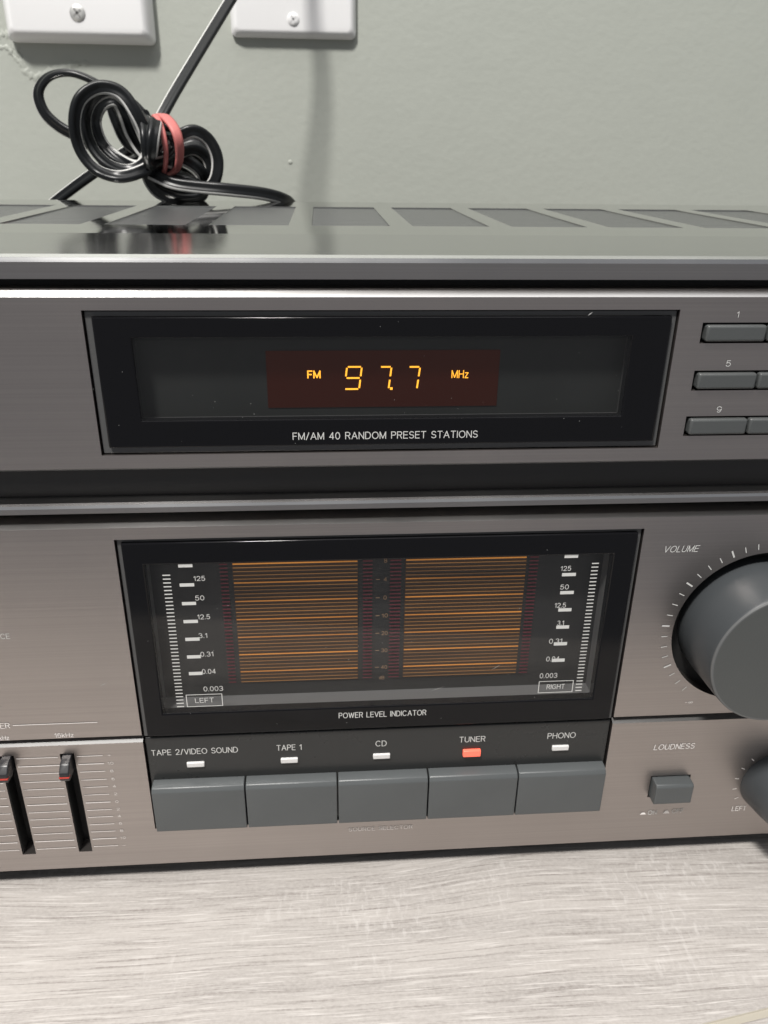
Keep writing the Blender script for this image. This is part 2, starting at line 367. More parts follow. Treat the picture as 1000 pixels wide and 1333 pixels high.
# single-stroke grotesque capitals: each glyph = (advance width, strokes); cap height 1
def arc(cx, cy, rx, ry, a0, a1, n=9):
    return [(cx+rx*math.cos(math.radians(a0+(a1-a0)*k/n)), cy+ry*math.sin(math.radians(a0+(a1-a0)*k/n))) for k in range(n+1)]
G = {
 'A': (0.80, [[(0, 0), (0.40, 1), (0.80, 0)], [(0.14, 0.34), (0.66, 0.34)]]),
 'B': (0.66, [[(0, 0), (0, 1), (0.38, 1)]+arc(0.38, 0.76, 0.24, 0.24, 90, -90)+[(0, 0.52)], [(0.38, 0.52)]+arc(0.40, 0.26, 0.26, 0.26, 90, -90)+[(0, 0)]]),
 'C': (0.80, [arc(0.41, 0.5, 0.41, 0.5, 42, 318, 18)]),
 'D': (0.74, [[(0, 0), (0, 1), (0.30, 1)]+arc(0.30, 0.5, 0.44, 0.5, 90, -90, 14)+[(0, 0)]]),
 'E': (0.60, [[(0.60, 1), (0, 1), (0, 0), (0.60, 0)], [(0, 0.52), (0.54, 0.52)]]),
 'F': (0.56, [[(0.56, 1), (0, 1), (0, 0)], [(0, 0.50), (0.48, 0.50)]]),
 'G': (0.82, [arc(0.42, 0.5, 0.42, 0.5, 42, 330, 18)+[(0.80, 0.46), (0.46, 0.46)]]),
 'H': (0.70, [[(0, 0), (0, 1)], [(0.70, 0), (0.70, 1)], [(0, 0.52), (0.70, 0.52)]]),
 'I': (0.02, [[(0.01, 0), (0.01, 1)]]),
 'L': (0.54, [[(0, 1), (0, 0), (0.54, 0)]]),
 'M': (0.84, [[(0, 0), (0, 1), (0.42, 0.05), (0.84, 1), (0.84, 0)]]),
 'N': (0.70, [[(0, 0), (0, 1), (0.70, 0), (0.70, 1)]]),
 'O': (0.88, [arc(0.44, 0.5, 0.44, 0.5, 0, 360, 24)]),
 'P': (0.62, [[(0, 0), (0, 1), (0.36, 1)]+arc(0.36, 0.74, 0.26, 0.26, 90, -90)+[(0, 0.48)]]),
 'R': (0.66, [[(0, 0), (0, 1), (0.38, 1)]+arc(0.38, 0.75, 0.26, 0.25, 90, -90)+[(0, 0.50)], [(0.38, 0.50), (0.64, 0)]]),
 'S': (0.64, [arc(0.32, 0.75, 0.29, 0.25, 25, 270, 12)+arc(0.32, 0.25, 0.32, 0.25, 90, -155, 12)]),
 'T': (0.68, [[(0, 1), (0.68, 1)], [(0.34, 1), (0.34, 0)]]),
 'U': (0.70, [[(0, 1), (0, 0.34)]+arc(0.35, 0.34, 0.35, 0.34, 180, 360, 12)+[(0.70, 1)]]),
 'V': (0.76, [[(0, 1), (0.38, 0), (0.76, 1)]]),
 'W': (1.08, [[(0, 1), (0.28, 0), (0.54, 0.95), (0.80, 0), (1.08, 1)]]),
 'X': (0.72, [[(0, 0), (0.72, 1)], [(0, 1), (0.72, 0)]]),
 '0': (0.60, [arc(0.30, 0.5, 0.30, 0.5, 0, 360, 22)]),
 '1': (0.30, [[(0, 0.76), (0.26, 0.98), (0.26, 0)]]),
 '2': (0.60, [arc(0.30, 0.70, 0.29, 0.30, 170, -35, 12)+[(0, 0), (0.60, 0)]]),
 '3': (0.60, [arc(0.29, 0.75, 0.27, 0.25, 160, -90, 12), arc(0.29, 0.26, 0.31, 0.26, 90, -160, 12)]),
 '4': (0.62, [[(0.46, 0), (0.46, 1), (0, 0.28), (0.62, 0.28)]]),
 '5': (0.60, [[(0.54, 1), (0.12, 1), (0.06, 0.52)]+arc(0.29, 0.33, 0.31, 0.33, 130, -155, 14)]),
 '6': (0.60, [arc(0.32, 0.5, 0.31, 0.5, 50, 180, 8)+arc(0.30, 0.32, 0.30, 0.32, 180, 540, 16)]),
 '7': (0.58, [[(0, 1), (0.58, 1), (0.20, 0)]]),
 '8': (0.60, [arc(0.30, 0.76, 0.25, 0.24, 0, 360, 16), arc(0.30, 0.26, 0.30, 0.26, 0, 360, 16)]),
 '9': (0.60, [arc(0.30, 0.68, 0.30, 0.32, 0, 360, 16)[:0]+arc(0.28, 0.5, 0.31, 0.5, 230, 360, 8)+arc(0.30, 0.68, 0.30, 0.32, 0, 360, 16)]),
 '/': (0.40, [[(0, -0.05), (0.40, 1.02)]]), '.': (0.05, [[(0.025, 0), (0.025, 0.07)]]), '-': (0.36, [[(0, 0.42), (0.36, 0.42)]]), '+': (0.5, [[(0, 0.5), (0.5, 0.5)], [(0.25, 0.25), (0.25, 0.75)]]),
 'k': (0.46, [[(0, 0), (0, 1)], [(0.44, 0.68), (0, 0.28)], [(0.16, 0.42), (0.46, 0)]]),
 'z': (0.46, [[(0, 0.68), (0.46, 0.68), (0, 0), (0.46, 0)]]),
 'd': (0.50, [[(0.50, 1), (0.50, 0)], arc(0.25, 0.34, 0.25, 0.34, 0, 360, 14)]),
 '\u221e': (0.80, [arc(0.20, 0.4, 0.20, 0.2, 0, 360, 14), arc(0.60, 0.4, 0.20, 0.2, 0, 360, 14)]),
 ' ': (0.34, []),
}
def lettering(text, x, z, width, height, y, material, parent, shear=0.0, align='CENTER', name='lettering', weight=0.105):
    """flat print on a plane facing the viewer; x, z is its centre"""
    pen = 0.0; strokes = []
    for ch in text:
        wd, st = G[ch]
        strokes += [[(pen+px, pz_) for px, pz_ in s_] for s_ in st]
        pen += wd+0.27
    hx = pen-0.27; th = height*weight/2
    sx = (width-2*th)/max(hx, 0.02) if hx > 0.05 else height
    sz = height-2*th; quads = []; k = 0
    for s_ in strokes:
        P = [Vector((x-width/2+th+px*sx+shear*(pz_-0.5)*sz, z-height/2+th+pz_*sz)) for px, pz_ in s_]
        for a, b in zip(P[:-1], P[1:]):
            d_ = b-a
            if d_.length < 1e-9: continue
            d_.normalize(); n_ = Vector((-d_.y, d_.x))*th; e = d_*th*0.72; yy = y-(k % 5)*1.5e-6; k += 1
            quads.append([(q_.x, yy, q_.y) for q_ in (a-e-n_, b+e-n_, b+e+n_, a-e+n_)])
    return quad_mesh(name, quads, material, parent)
def label_px(text, u0, u1, v, hpx, y, material, parent, shear=0.0, **k):
    """print whose pixel span is u0..u1 centred on row v, on plane y"""
    a, b = on_y(u0, v, y), on_y(u1, v, y)
    h = PZ((u0+u1)/2, v-hpx/2, y)-PZ((u0+u1)/2, v+hpx/2, y)
    return lettering(text, (a.x+b.x)/2, PZ((u0+u1)/2, v, y), b.x-a.x, h, y, material, parent, shear, **k)
def empty(name, loc): 
    o = bpy.data.objects.new(name, None); COL.objects.link(o); o.location = loc; o.empty_display_size = 0.02
    return o
def tag(o, label=None, cat=None, group=None, kind=None):
    for k, v in (('label', label), ('category', cat), ('group', group), ('kind', kind)):
        if v: o[k] = v
    return o

# ------------------------------------------------------------------ setting: wall and desk
WY = 0.345
bm = bmesh.new(); add_box(bm, -1.2, 1.2, WY, WY+0.05, -0.75, 1.6)
wall = tag(from_bm('wall', bm, M['wall']), kind='structure')
# desk: its front edge runs slightly askew to the receiver and just shows
e0, e1 = on_z(915, 1333, 0), on_z(1000, 1312, 0)
d = (e1-e0).normalized()
E0 = e0 - d*0.55; E1 = e1 + d*0.40
bm = bmesh.new()
top = [bm.verts.new(c) for c in ((E0.x, E0.y, 0), (E1.x, E1.y, 0), (0.62, WY-0.001, 0), (-0.62, WY-0.001, 0))]
bot = [bm.verts.new((v.co.x, v.co.y, -0.025)) for v in top]
bm.faces.new(top); bm.faces.new(bot[::-1])
for k in range(4):
    f = bm.faces.new((top[k], bot[k], bot[(k+1) % 4], top[(k+1) % 4])); f.material_index = 1
desk = tag(from_bm('desk', bm, [M['desk'], M['deskedge']]), kind='structure')
bevel(desk, 0.0008, 2)
nrm = Vector((d.y, -d.x, 0))
def board(name, o0, o1, z1, z0, material):
    bm = bmesh.new()
    c4 = [E0+nrm*o0, E1+nrm*o0, E1+nrm*o1, E0+nrm*o1]
    t_ = [bm.verts.new((q_.x, q_.y, z1)) for q_ in c4]; b_ = [bm.verts.new((q_.x, q_.y, z0)) for q_ in c4]
    bm.faces.new(t_); bm.faces.new(b_[::-1])
    for k in range(4): bm.faces.new((t_[k], b_[k], b_[(k+1) % 4], t_[(k+1) % 4]))
    o = from_bm(name, bm, material, desk); return o
board('edge_strip', -0.0004, 0.0019, -0.0007, -0.02, M['deskedge'])
bevel(board('front_board', 0.0018, 0.075, -0.0001, -0.025, M['desk']), 0.0008, 2)

# flaws of the wall: torn paint ridge round the left plate, two small dents
def blob_patch(name, pts, thick, material, parent, n=10, jitter=0.0012):
    """irregular low ridge along a polyline on the wall"""
    vs, fs = [], []
    P = []
    for a, b in zip(pts[:-1], pts[1:]):
        for k in range(n): P.append(Vector(a).lerp(Vector(b), k/n))
    P.append(Vector(pts[-1]))
    for i, p in enumerate(P):
        t = (P[min(i+1, len(P)-1)]-P[max(i-1, 0)]).normalized(); nrm = Vector((-t.z, 0, t.x))
        wd = thick*(0.5+random.random()*0.9); taper = min(1, i/4, (len(P)-1-i)/4)
        for s, h in ((-1, 0.0), (-0.45, 0.7), (0.1, 1.0), (0.6, 0.5), (1, 0.0)):
            q = p + nrm*(s*wd+random.uniform(-jitter, jitter)*0.6)
            vs.append((q.x, WY+0.0002-h*taper*0.0007*(0.6+random.random()*0.6), q.z))
    for i in range(len(P)-1):
        for k in range(4):
            a = i*5+k; fs.append((a, a+1, a+6, a+5))
    me = bpy.data.meshes.new(name); me.from_pydata(vs, [], fs); me.update()
    for p in me.polygons: p.use_smooth = True
    return link(name, me, material, parent)
def wp(u, v): return on_y(u, v, WY)
blob_patch('paint_ridge', [wp(-14, 52), wp(4, 44), wp(17, 46), wp(24, 70), wp(32, 92), wp(45, 101), wp(68, 92), wp(95, 84), wp(122, 82)], 0.0026, M['wall'], wall)
blob_patch('paint_ridge', [wp(-10, 64), wp(8, 60), wp(20, 76), wp(34, 90)], 0.0018, M['wall'], wall)
for (u, v, r) in ((378, 211, 0.0013),):
    c = wp(u, v); bm = bmesh.new(); bmesh.ops.create_uvsphere(bm, u_segments=14, v_segments=8, radius=r)
    for vv in bm.verts: vv.co = Vector((c.x+vv.co.x*(1+0.2*random.random()), WY+vv.co.y*0.35, c.z+vv.co.z))
    from_bm('paint_bump', bm, M['wall'], wall, True)

# ------------------------------------------------------------------ receiver
U = D0/240
XL, XR = -0.200, 0.232
WX0, WX1 = -69.8*U, 108.8*U                        # both windows and the selector share this span
rec = tag(empty('stereo_receiver', (0.016, 0.09, 0)), 'brushed titanium stereo receiver with amber display reading 97.7 and level meters', 'receiver')
class Par: pass
def adopt(o):
    """parent without moving"""
    o.parent = rec; o.matrix_parent_inverse = Matrix.Translation(rec.location).inverted(); return o

zt = PZ(500, 333); g1a = PZ(500, 363.8); g1b = PZ(500, 377)
fb = PZ(500, 607); mt = PZ(500, 650); mb = PZ(500, 661.5); lt = PZ(500, 671); lb = PZ(500, 946); bt = PZ(500, 950); bb = PZ(500, 1111)
# chassis behind the front plates
for a_, b_, c_, d_ in ((XL+0.004, XR-0.004, -43.5*U+EYE, zt-0.0035), (XL+0.004, XR-0.004, -117.8*U+EYE, -89*U+EYE), (XL+0.004, XR-0.004, bb+0.0015, lb+0.0012),
                       (XL+0.004, WX0-0.0001, lb+0.0013, -117.9*U+EYE), (WX1+0.0001, 0.0985, lb+0.0013, -117.9*U+EYE), (0.152, XR-0.004, lb+0.0013, -117.9*U+EYE),
                       (XL+0.004, WX0-0.0001, -88.9*U+EYE, -43.6*U+EYE), (WX1+0.0001, XR-0.004, -88.9*U+EYE, -43.6*U+EYE)):
    adopt(box('front_frame', a_, b_, 0.0062, 0.0150, c_, d_, M['black']))
adopt(box('chassis', XL+0.006, XR-0.006, 0.0300, 0.2000, bb+0.0015, zt-0.0022, M['black']))
# top trim bar with bright front bevel
r = 0.0013
prof = [(0.0, g1a), (0.0, zt-r*1.2), (r*0.35, zt-r*0.45), (r*1.2, zt), (0.0415, zt+0.0007), (0.0415, zt-0.0030), (0.0060, zt-0.0034), (0.0060, g1a)]
adopt(extrude_x('top_trim', prof, XL, XR, [M['trim'], M['bevel'], M['strip']], None, [0, 1, 1, 2, 2, 2, 0, 0]))
# cover with vent openings
cz = zt-0.0006; cy0, cy1 = 0.0418, 0.2030
vy0, vy1 = on_z(620, 295, cz).y, on_z(620, 271, cz).y
vx = []
# lines between vents as they meet the front row of the vents (pixels at v = 295)
step = (on_z(790, 295, cz).x-on_z(538, 295, cz).x)/2
for k in range(-5, 5):
    xa = on_z(538, 295, cz).x+step*k; vx.append((xa, xa+step*0.775))
vx = [v for v in vx if v[0] > XL+0.012 and v[1] < XR-0.010]
bm = bmesh.new()
xs = sorted({XL+0.002, XR-0.002} | {q for v in vx for q in v}); ys = [cy0, vy0, vy1, cy1]
for i in range(len(xs)-1):
    for j in range(3):
        mx = (xs[i]+xs[i+1])/2
        if j == 1 and any(a < mx < b for a, b in vx): continue
        bm.faces.new([bm.verts.new(c) for c in ((xs[i],ys[j],cz),(xs[i+1],ys[j],cz),(xs[i+1],ys[j+1],cz),(xs[i],ys[j+1],cz))])
bmesh.ops.remove_doubles(bm, verts=bm.verts, dist=1e-6)
ext = bmesh.ops.extrude_face_region(bm, geom=list(bm.faces))
for g in ext['geom']:
    if isinstance(g, bmesh.types.BMVert): g.co.z -= 0.0010
cover = adopt(from_bm('top_cover', bm, M['cover']))
for a, b in vx:                                     # each vent: thin slats set just under the cover surface
    bm = bmesh.new(); n = 16; p = (vy1-vy0)/n
    for k in range(n): add_box(bm, a-0.0008, b+0.0008, vy0+p*k-0.0002, vy0+p*(k+0.86), cz-0.0026, cz-0.0005)
    o = from_bm('vent_grille', bm, M['vent'], cover)

# ---- upper front plate
disp = (WX0, WX1, -88.7*U+EYE, -44.0*U+EYE)
rows = []
for (ul, vt, ul2, vb) in ((919, 420, 914, 447), (908, 482.5, 903, 508.5), (897.5, 542, 892, 567.5)):
    rows.append((116.6*U, 116.6*U+2*20.6*U, PZ(ul2, vb), PZ(ul, vt)))
up = adopt(fascia('upper_front_plate', XL, XR, fb, g1b, 0.0060, [disp]+rows, [], 0.0017, None, 0.0005, 'dull2'))
# ---- dark recess band and the middle trim bar below it
adopt(box('recess_band', XL+0.001, XR-0.001, 0.0058, 0.0061, mb, fb+0.001, M['band']))
r = 0.0011
prof = [(0.0, mb), (0.0, mt-r), (r*0.35, mt-r*0.35), (r, mt), (0.0057, mt), (0.0057, mb)]
adopt(extrude_x('middle_trim', prof, XL, XR, [M['trim'], M['bevel'], M['dull2']], None, [0, 1, 1, 2, 0, 0]))
# ---- lower front plate with meter window and knob well
meter = (WX0, WX1, lb-0.001, PZ(148, 703))
KX, KZ, KR = 157.4*U, -160.3*U+EYE, 31.7*U
lo = adopt(fascia('lower_front_plate', XL, XR, lb, lt, 0.0060, [meter], [(KX, KZ, KR)], 0.0021, None, 0.0003, 'dull2', 2.2))
# ---- bottom plate
sel = (WX0, WX1, -245.2*U+EYE, bt+0.01)
slots = []
s_x0, s_x1, s_z0, s_z1 = -100.5*U, -95.3*U, PZ(101, 1109), PZ(88, 981)
SSTEP = (PX(98, 981)-PX(19.7, 985))
for k in range(3): slots.append((s_x0-SSTEP*k, s_x1-SSTEP*k, s_z0, s_z1))
lbn = (PX(846, 1020), PX(897, 1020), PZ(870, 1036.5), PZ(870, 1009.5))
BX, BZ, BR = PX(966, 1018)+0.0115, PZ(985, 1018), 0.0118
bo = adopt(fascia('bottom_front_plate', XL, XR, bb, bt, 0.0060, [sel, lbn]+slots, [], 0.0011, None, 0.0005, 'dull', 1.5))

def kid(o, p):
    """sub-part: parent to a part without moving it"""
    o.parent = p; o.matrix_parent_inverse = Matrix.Translation(rec.location).inverted() @ Matrix.Translation(rec.location); return o

# ---- window builder
def window(name, hole, pane_in, clear_px, depth, inner='inner', back='vfd'):
    l, rr, b, t = pane_in
    bz = adopt(ring_box(name+'_bezel', (hole[0]+0.0003, hole[1]-0.0003, hole[2]+0.0002, hole[3]-0.0003), (hole[0]+l, hole[1]-rr, hole[2]+b, hole[3]-t), 0.0009, 0.0055, M['bezel'], None, 0.0002))
    outer = (hole[0]+l, hole[1]-rr, hole[2]+b, hole[3]-t)
    (ux0, ux1, vz0, vz1) = clear_px
    br = adopt(ring_box(name+'_border', outer, clear_px, -0.0002, 0.0030, M['border'], None, 0.00035))
    g = kid(quad_mesh('glass', [rect_xz(ux0-0.0005, ux1+0.0005, vz0-0.0005, vz1+0.0005, 0.0002)], M['glass']), br)
    # box behind the window
    bm = bmesh.new(); y0, y1 = 0.0031, depth
    f = [bm.verts.new(c) for c in rect_xz(ux0-0.0006, ux1+0.0006, vz0-0.0006, vz1+0.0006, y0)]; k = [bm.verts.new((v.co.x, y1, v.co.z)) for v in f]
    for i in range(4): bm.faces.new((f[i], f[(i+1) % 4], k[(i+1) % 4], k[i]))
    kid(from_bm('inner_wall', bm, M[inner]), br)
    kid(quad_mesh('back_panel', [rect_xz(ux0-0.0006, ux1+0.0006, vz0-0.0006, vz1+0.0006, y1-0.0001)], M[back]), br)
    return br

# upper display
c = (PX(178, 495), PX(816, 489), PZ(497, 545), PZ(497, 438.5))
dep1 = 0.0052
dw = window('display', disp, (2.6*U, 2.1*U, 2.4*U, 2.0*U), c, dep1, 'innerdark', 'dispback')
y = dep1-0.0003
kid(quad_mesh('red_filter', [rect_xz(PX(347.5, 494, y), PX(649, 491, y), PZ(499, 529.5, y), PZ(499, 456, y), y)], M['vfdred']), dw)
# seven segment digits, slanted
def seven(ch, u0, u1, v0, v1, y):
    seg = {'9': 'abcdfg', '7': 'abc'}[ch]
    x0, x1, z1, z0 = PX(u0, (v0+v1)/2, y), PX(u1, (v0+v1)/2, y), PZ((u0+u1)/2, v0, y), PZ((u0+u1)/2, v1, y)
    h = z1-z0; wd = x1-x0; sl = 0.12*h; th = 0.00042; zm = (z0+z1)/2; gp = 0.00022; q = []
    def X(x, z): return x + sl*((z-zm)/h)
    x0 += sl/2*0.6; x1 -= sl/2*0.6
    def hb(z): q.append([(X(x0+gp, z)+0, y, z-th/2), (X(x1-gp, z), y, z-th/2), (X(x1-gp, z), y, z+th/2), (X(x0+gp, z), y, z+th/2)])
    def vb(x, za, zb): q.append([(X(x-th/2, za), y, za), (X(x+th/2, za), y, za), (X(x+th/2, zb), y, zb), (X(x-th/2, zb), y, zb)])
    if 'a' in seg: hb(z1-th/2)
    if 'g' in seg: hb(zm)
    if 'd' in seg: hb(z0+th/2)
    if 'b' in seg: vb(x1, zm+gp*2, z1-gp*2)
    if 'c' in seg: vb(x1, z0+gp*2, zm-gp*2)
    if 'f' in seg: vb(x0, zm+gp*2, z1-gp*2)
    return q
y -= 0.0002
for ch, u0, u1 in (('9', 449, 470.5), ('7', 492, 509), ('7', 529, 546)):
    kid(quad_mesh('digit', seven(ch, u0, u1, 476.5, 507.5, y), M['amber']), dw)
px_, pz_ = PX(509.5, 505.5, y), PZ(509.5, 505.8, y)
kid(quad_mesh('decimal_point', [rect_xz(px_-0.00032, px_+0.00032, pz_-0.00032, pz_+0.00032, y)], M['amber']), dw)
kid(label_px('FM', 400, 417.5, 487.5, 10.5, y, M['amber'], None, weight=0.16), dw)
kid(label_px('MHz', 588, 610, 487, 10.5, y, M['amber'], None), dw)
kid(label_px('FM/AM 40 RANDOM PRESET STATIONS', 381, 622, 566.5, 9.5, -0.00035, M['white'], None), dw)

# meter window
c2 = (PX(199.5, 832), PX(785, 814), PZ(492, 919), PZ(492, 728))
dep2 = on_z(450, 899, c2[2]).y+0.0005
mw = window('meter', meter, (2.0*U, 1.9*U, 0.9*U, 1.4*U), c2, dep2)
vy = dep2-0.0006
ZT, ZB = PZ(384, 732.5, vy), PZ(390, 885, vy)
blocks = ((PX(308.5, 810, vy), PX(465.5, 807, vy)), (PX(527, 803, vy), PX(678.5, 800, vy)))
NB = 33
for a, b in blocks:
    kid(quad_mesh('bar_field', [rect_xz(a-0.0002, b+0.0002, ZB-0.0004, ZT+0.0004, vy+0.0002)], M['barback']), mw)
    hi, lo_ = [], []
    for i in range(NB+1):
        z = ZT+(ZB-ZT)*i/NB; major = i % 5 == 0; t = 0.00021 if major else 0.00013
        (hi if major else lo_).append(rect_xz(a, b, z-t, z+t, vy))
    kid(quad_mesh('level_bars', lo_, M['barlo']), mw); kid(quad_mesh('level_bars', hi, M['barhi']), mw)
for u0, u1, v in ((292, 302, 815), (472.5, 484.5, 805), (507, 521, 803), (683, 694, 800)):
    q = []
    for i in range(NB+1):
        z = ZT+(ZB-ZT)*i/NB; q.append(rect_xz(PX(u0, v, vy), PX(u1, v, vy), z-0.0002, z+0.0002, vy))
    kid(quad_mesh('red_segments', q, M['redtick']), mw)
for i, s in enumerate(('8', '4', '0', '10', '20', '30', '40')):
    z = ZT+(ZB-ZT)*(i*5)/NB; x = PX(501, 805, vy)
    kid(lettering(s, x, z, 0.0009*len(s), 0.0013, vy, M['dimtext'], None), mw)
    if i: kid(quad_mesh('scale_tick', [rect_xz(PX(489, 805, vy), PX(494, 805, vy), z-0.0001, z+0.0001, vy)], M['dimtext']), mw)
kid(lettering('dB', PX(497, 880, vy), ZB-0.0002, 0.0016, 0.0012, vy, M['dimtext'], None), mw)
# white print on the back of the window
gy = 0.00008
def hbar(u0, u1, v, hp): 
    a, b = on_y(u0, v, gy), on_y(u1, v, gy); h = (PZ(u0, v-hp/2, gy)-PZ(u0, v+hp/2, gy))/2
    return rect_xz(a.x, b.x, a.z-h, a.z+h, gy)
for (ua, va, wa), (ub, vb, wb) in (((211.5, 749, 10.2), (230.5, 920, 8.6)), ((770.8, 733.5, 8.8), (748.8, 899, 8.2))):
    z0, z1 = PZ(ua, va, gy), PZ(ub, vb, gy); x0, x1 = PX(ua, va, gy), PX(ub, vb, gy); w0 = PX(ua+wa, va, gy)-x0; q = []
    for i in range(38):
        t = i/37; z = z0+(z1-z0)*t; x = x0+(x1-x0)*t
        q.append(rect_xz(x, x+w0, z-0.00017, z+0.00017, gy))
    kid(quad_mesh('scale_ticks', q, M['white']), mw)
lb_bars = [(232, 250.6, 736.7), (234, 253, 761.7), (237, 255.4, 785.9), (239, 257.8, 809.3), (241.3, 260, 832.4), (243.6, 261.6, 855.3), (246, 263.7, 877)]
rb_bars = [(480+a/2.94, 480+b/2.94, 690+c/2.94) for a, b, c in ((750,802,101),(740,793,171),(733,785,240),(726,776,306),(718,767,372),(709,759,436),(701,750,499))]
for q in lb_bars+rb_bars: kid(quad_mesh('scale_bar', [hbar(*q, 4.2)], M['white']), mw)
nl = [('125', 252, 267, 753), ('50', 254, 266, 778.4), ('12.5', 257, 273.5, 803), ('3.1', 258.5, 270, 827.4), ('0.31', 261, 278, 851.5), ('0.04', 263, 281, 874), ('0.003', 265, 290.5, 896.5)]
nr = [(s, 480+a/2.94, 480+b/2.94, 690+c/2.94) for s, a, b, c in (('125',735,775,147),('50',733,766,218),('12.5',712,755,288),('3.1',722,748,356),('0.31',691,741,425),('0.04',680,730,493),('0.003',655,722,557))]
for s, a, b, v in nl+nr: kid(label_px(s, a, b, v, 6.3, gy-0.00003, M['white'], None), mw)
for s, u0, u1, v0, v1 in (('LEFT', 242.6, 290, 903.6, 919.6), ('RIGHT', 701, 746, 886.2, 901.5)):
    um, vm = (u0+u1)/2, (v0+v1)/2
    x0, x1, za, zb = PX(u0, vm, gy), PX(u1, vm, gy), PZ(um, v1, gy), PZ(um, v0, gy); t = 0.00022
    kid(quad_mesh('label_frame', [rect_xz(x0, x1, za, za+t, gy), rect_xz(x0, x1, zb-t, zb, gy), rect_xz(x0, x0+t, za+t, zb-t, gy), rect_xz(x1-t, x1, za+t, zb-t, gy)], M['white']), mw)
    kid(label_px(s, um-(u1-u0)*0.26, um+(u1-u0)*0.26, vm, 6.2, gy, M['white'], None), mw)
kid(label_px('POWER LEVEL INDICATOR', 441, 555, 929.5, 7.2, -0.00035, M['white'], None), mw)

# ---- preset buttons
for i, (h, num, (tu, tv)) in enumerate(zip(rows, '159', ((960.6, 409.3), (948, 473), (936, 532.8)))):
    adopt(box('preset_recess', h[0]-0.0006, h[1]+0.0006, 0.0050, 0.0061, h[2]-0.0006, h[3]+0.0006, M['slot']))
    wd = (h[1]-h[0])/2
    for k in range(2):
        a = h[0]+wd*k+(0.0009 if k == 0 else 0.0003); b = h[0]+wd*(k+1)-(0.0003 if k == 0 else 0.0009)
        adopt(box('preset_button', a, b, -0.0012, 0.0050, h[2]+0.0006, h[3]-0.0005, M['preset'], None, 0.0006, 3))
    hh = PZ(tu, tv-4)-PZ(tu, tv+4)
    kid(lettering(num, PX(tu, tv), PZ(tu, tv), 0.0006 if num == '1' else 0.0013, hh, -0.00012, M['white'], None), up)

# ---- source selector
sp = adopt(box('selector_panel', sel[0]+0.0003, sel[1]-0.0003, 0.0010, 0.0058, sel[2]+0.0002, bt-0.0004, M['srcpanel'], None, 0.0004))
sy = 0.0009
for s, u0, u1, v, lu0, lu1, lv in (('TAPE 2/VIDEO SOUND', 196.6, 310, 978, 243.3, 266.4, 995.6), ('TAPE 1', 360, 393, 973, 365.6, 388, 990.3), ('CD', 489, 503.5, 967.8, 485.8, 508, 984.8), ('TUNER', 598, 632, 962.3, 602.8, 625.6, 980), ('PHONO', 713, 749.5, 957.4, 719, 740.5, 974)):
    kid(label_px(s, u0, u1, v, 7.4, sy, M['white'], None), sp)
    a, b = on_y(lu0, lv, 0.0005), on_y(lu1, lv, 0.0005); h = (PZ(lu0, lv-3, 0)-PZ(lu0, lv+3, 0))/2
    on = s == 'TUNER'; 
    o = kid(box('indicator', a.x, b.x, -0.0001 if on else 0.0003, 0.0012, (a.z+b.z)/2-h*(1.3 if on else 1), (a.z+b.z)/2+h*(1.3 if on else 1), M['ledon' if on else 'ledoff'], None, 0.00025), sp)
    if on: o['label'] = 'lit red indicator above the tuner button'
bwid = (sel[1]-sel[0]-0.0016)/5
bz0, bz1 = sel[2]+0.0010, PZ(500, 1008.5, -0.001)
for k in range(5):
    a = sel[0]+0.0010+bwid*k+0.00022; b = sel[0]+0.0010+bwid*(k+1)-0.00022
    prof = [(-0.0022, bz0), (-0.0030, bz0+0.0008), (-0.0032, bz1-0.0016), (-0.0024, bz1-0.0004), (-0.0010, bz1), (0.0012, bz1), (0.0012, bz0)]
    o = adopt(extrude_x('source_button', prof, a, b, M['button'])); bevel(o, 0.00025, 2, 20)

# ---- print on the plates
py = -0.00012
kid(label_px('VOLUME', 865, 910, 714.5, 8.5, py, M['white'], None, shear=0.25), lo)
kid(label_px('LOUDNESS', 852, 904.5, 971.8, 7, py, M['tan'], None, shear=0.1), bo)
kid(label_px('SOURCE SELECTOR', 454, 537, 1078, 4.6, py, M['tan'], None), bo)
for (u, v, hp, s, su0, su1) in ((837, 1058.6, 4.5, 'ON', 843.5, 855), (867.5, 1056.6, 6.5, 'OFF', 875, 890)):
    cpt = on_y(u, v); hh = 0.00020*hp
    kid(quad_mesh('push_mark', [[(cpt.x-0.0011, py, cpt.z-hh/2), (cpt.x+0.0011, py, cpt.z-hh/2), (cpt.x+0.0004, py, cpt.z+hh/2), (cpt.x-0.0004, py, cpt.z+hh/2)]], M['tan']), bo)
    kid(label_px(s, su0, su1, v-1, 5.5, py, M['white'], None), bo)
kid(label_px('LEFT', 953, 971.5, 1052.3, 6, py, M['tan'], None), bo)
kid(label_px('CE', 0.5, 13, 828.3, 7, py, M['white'], None), lo)
kid(label_px('ER', 0, 13, 944.8, 7, py, M['tan'], None), lo)
kid(label_px('kHz', -1, 12, 960.6, 6, py, M['tan'], None), lo)
kid(label_px('16kHz', 71, 96, 957, 6, py, M['tan'], None), lo)
a = on_y(17, 944.3); b = on_y(127, 939.6)
kid(quad_mesh('printed_rule', [rect_xz(a.x, b.x, (a.z+b.z)/2-0.00011, (a.z+b.z)/2+0.00011, py)], M['tan']), lo)

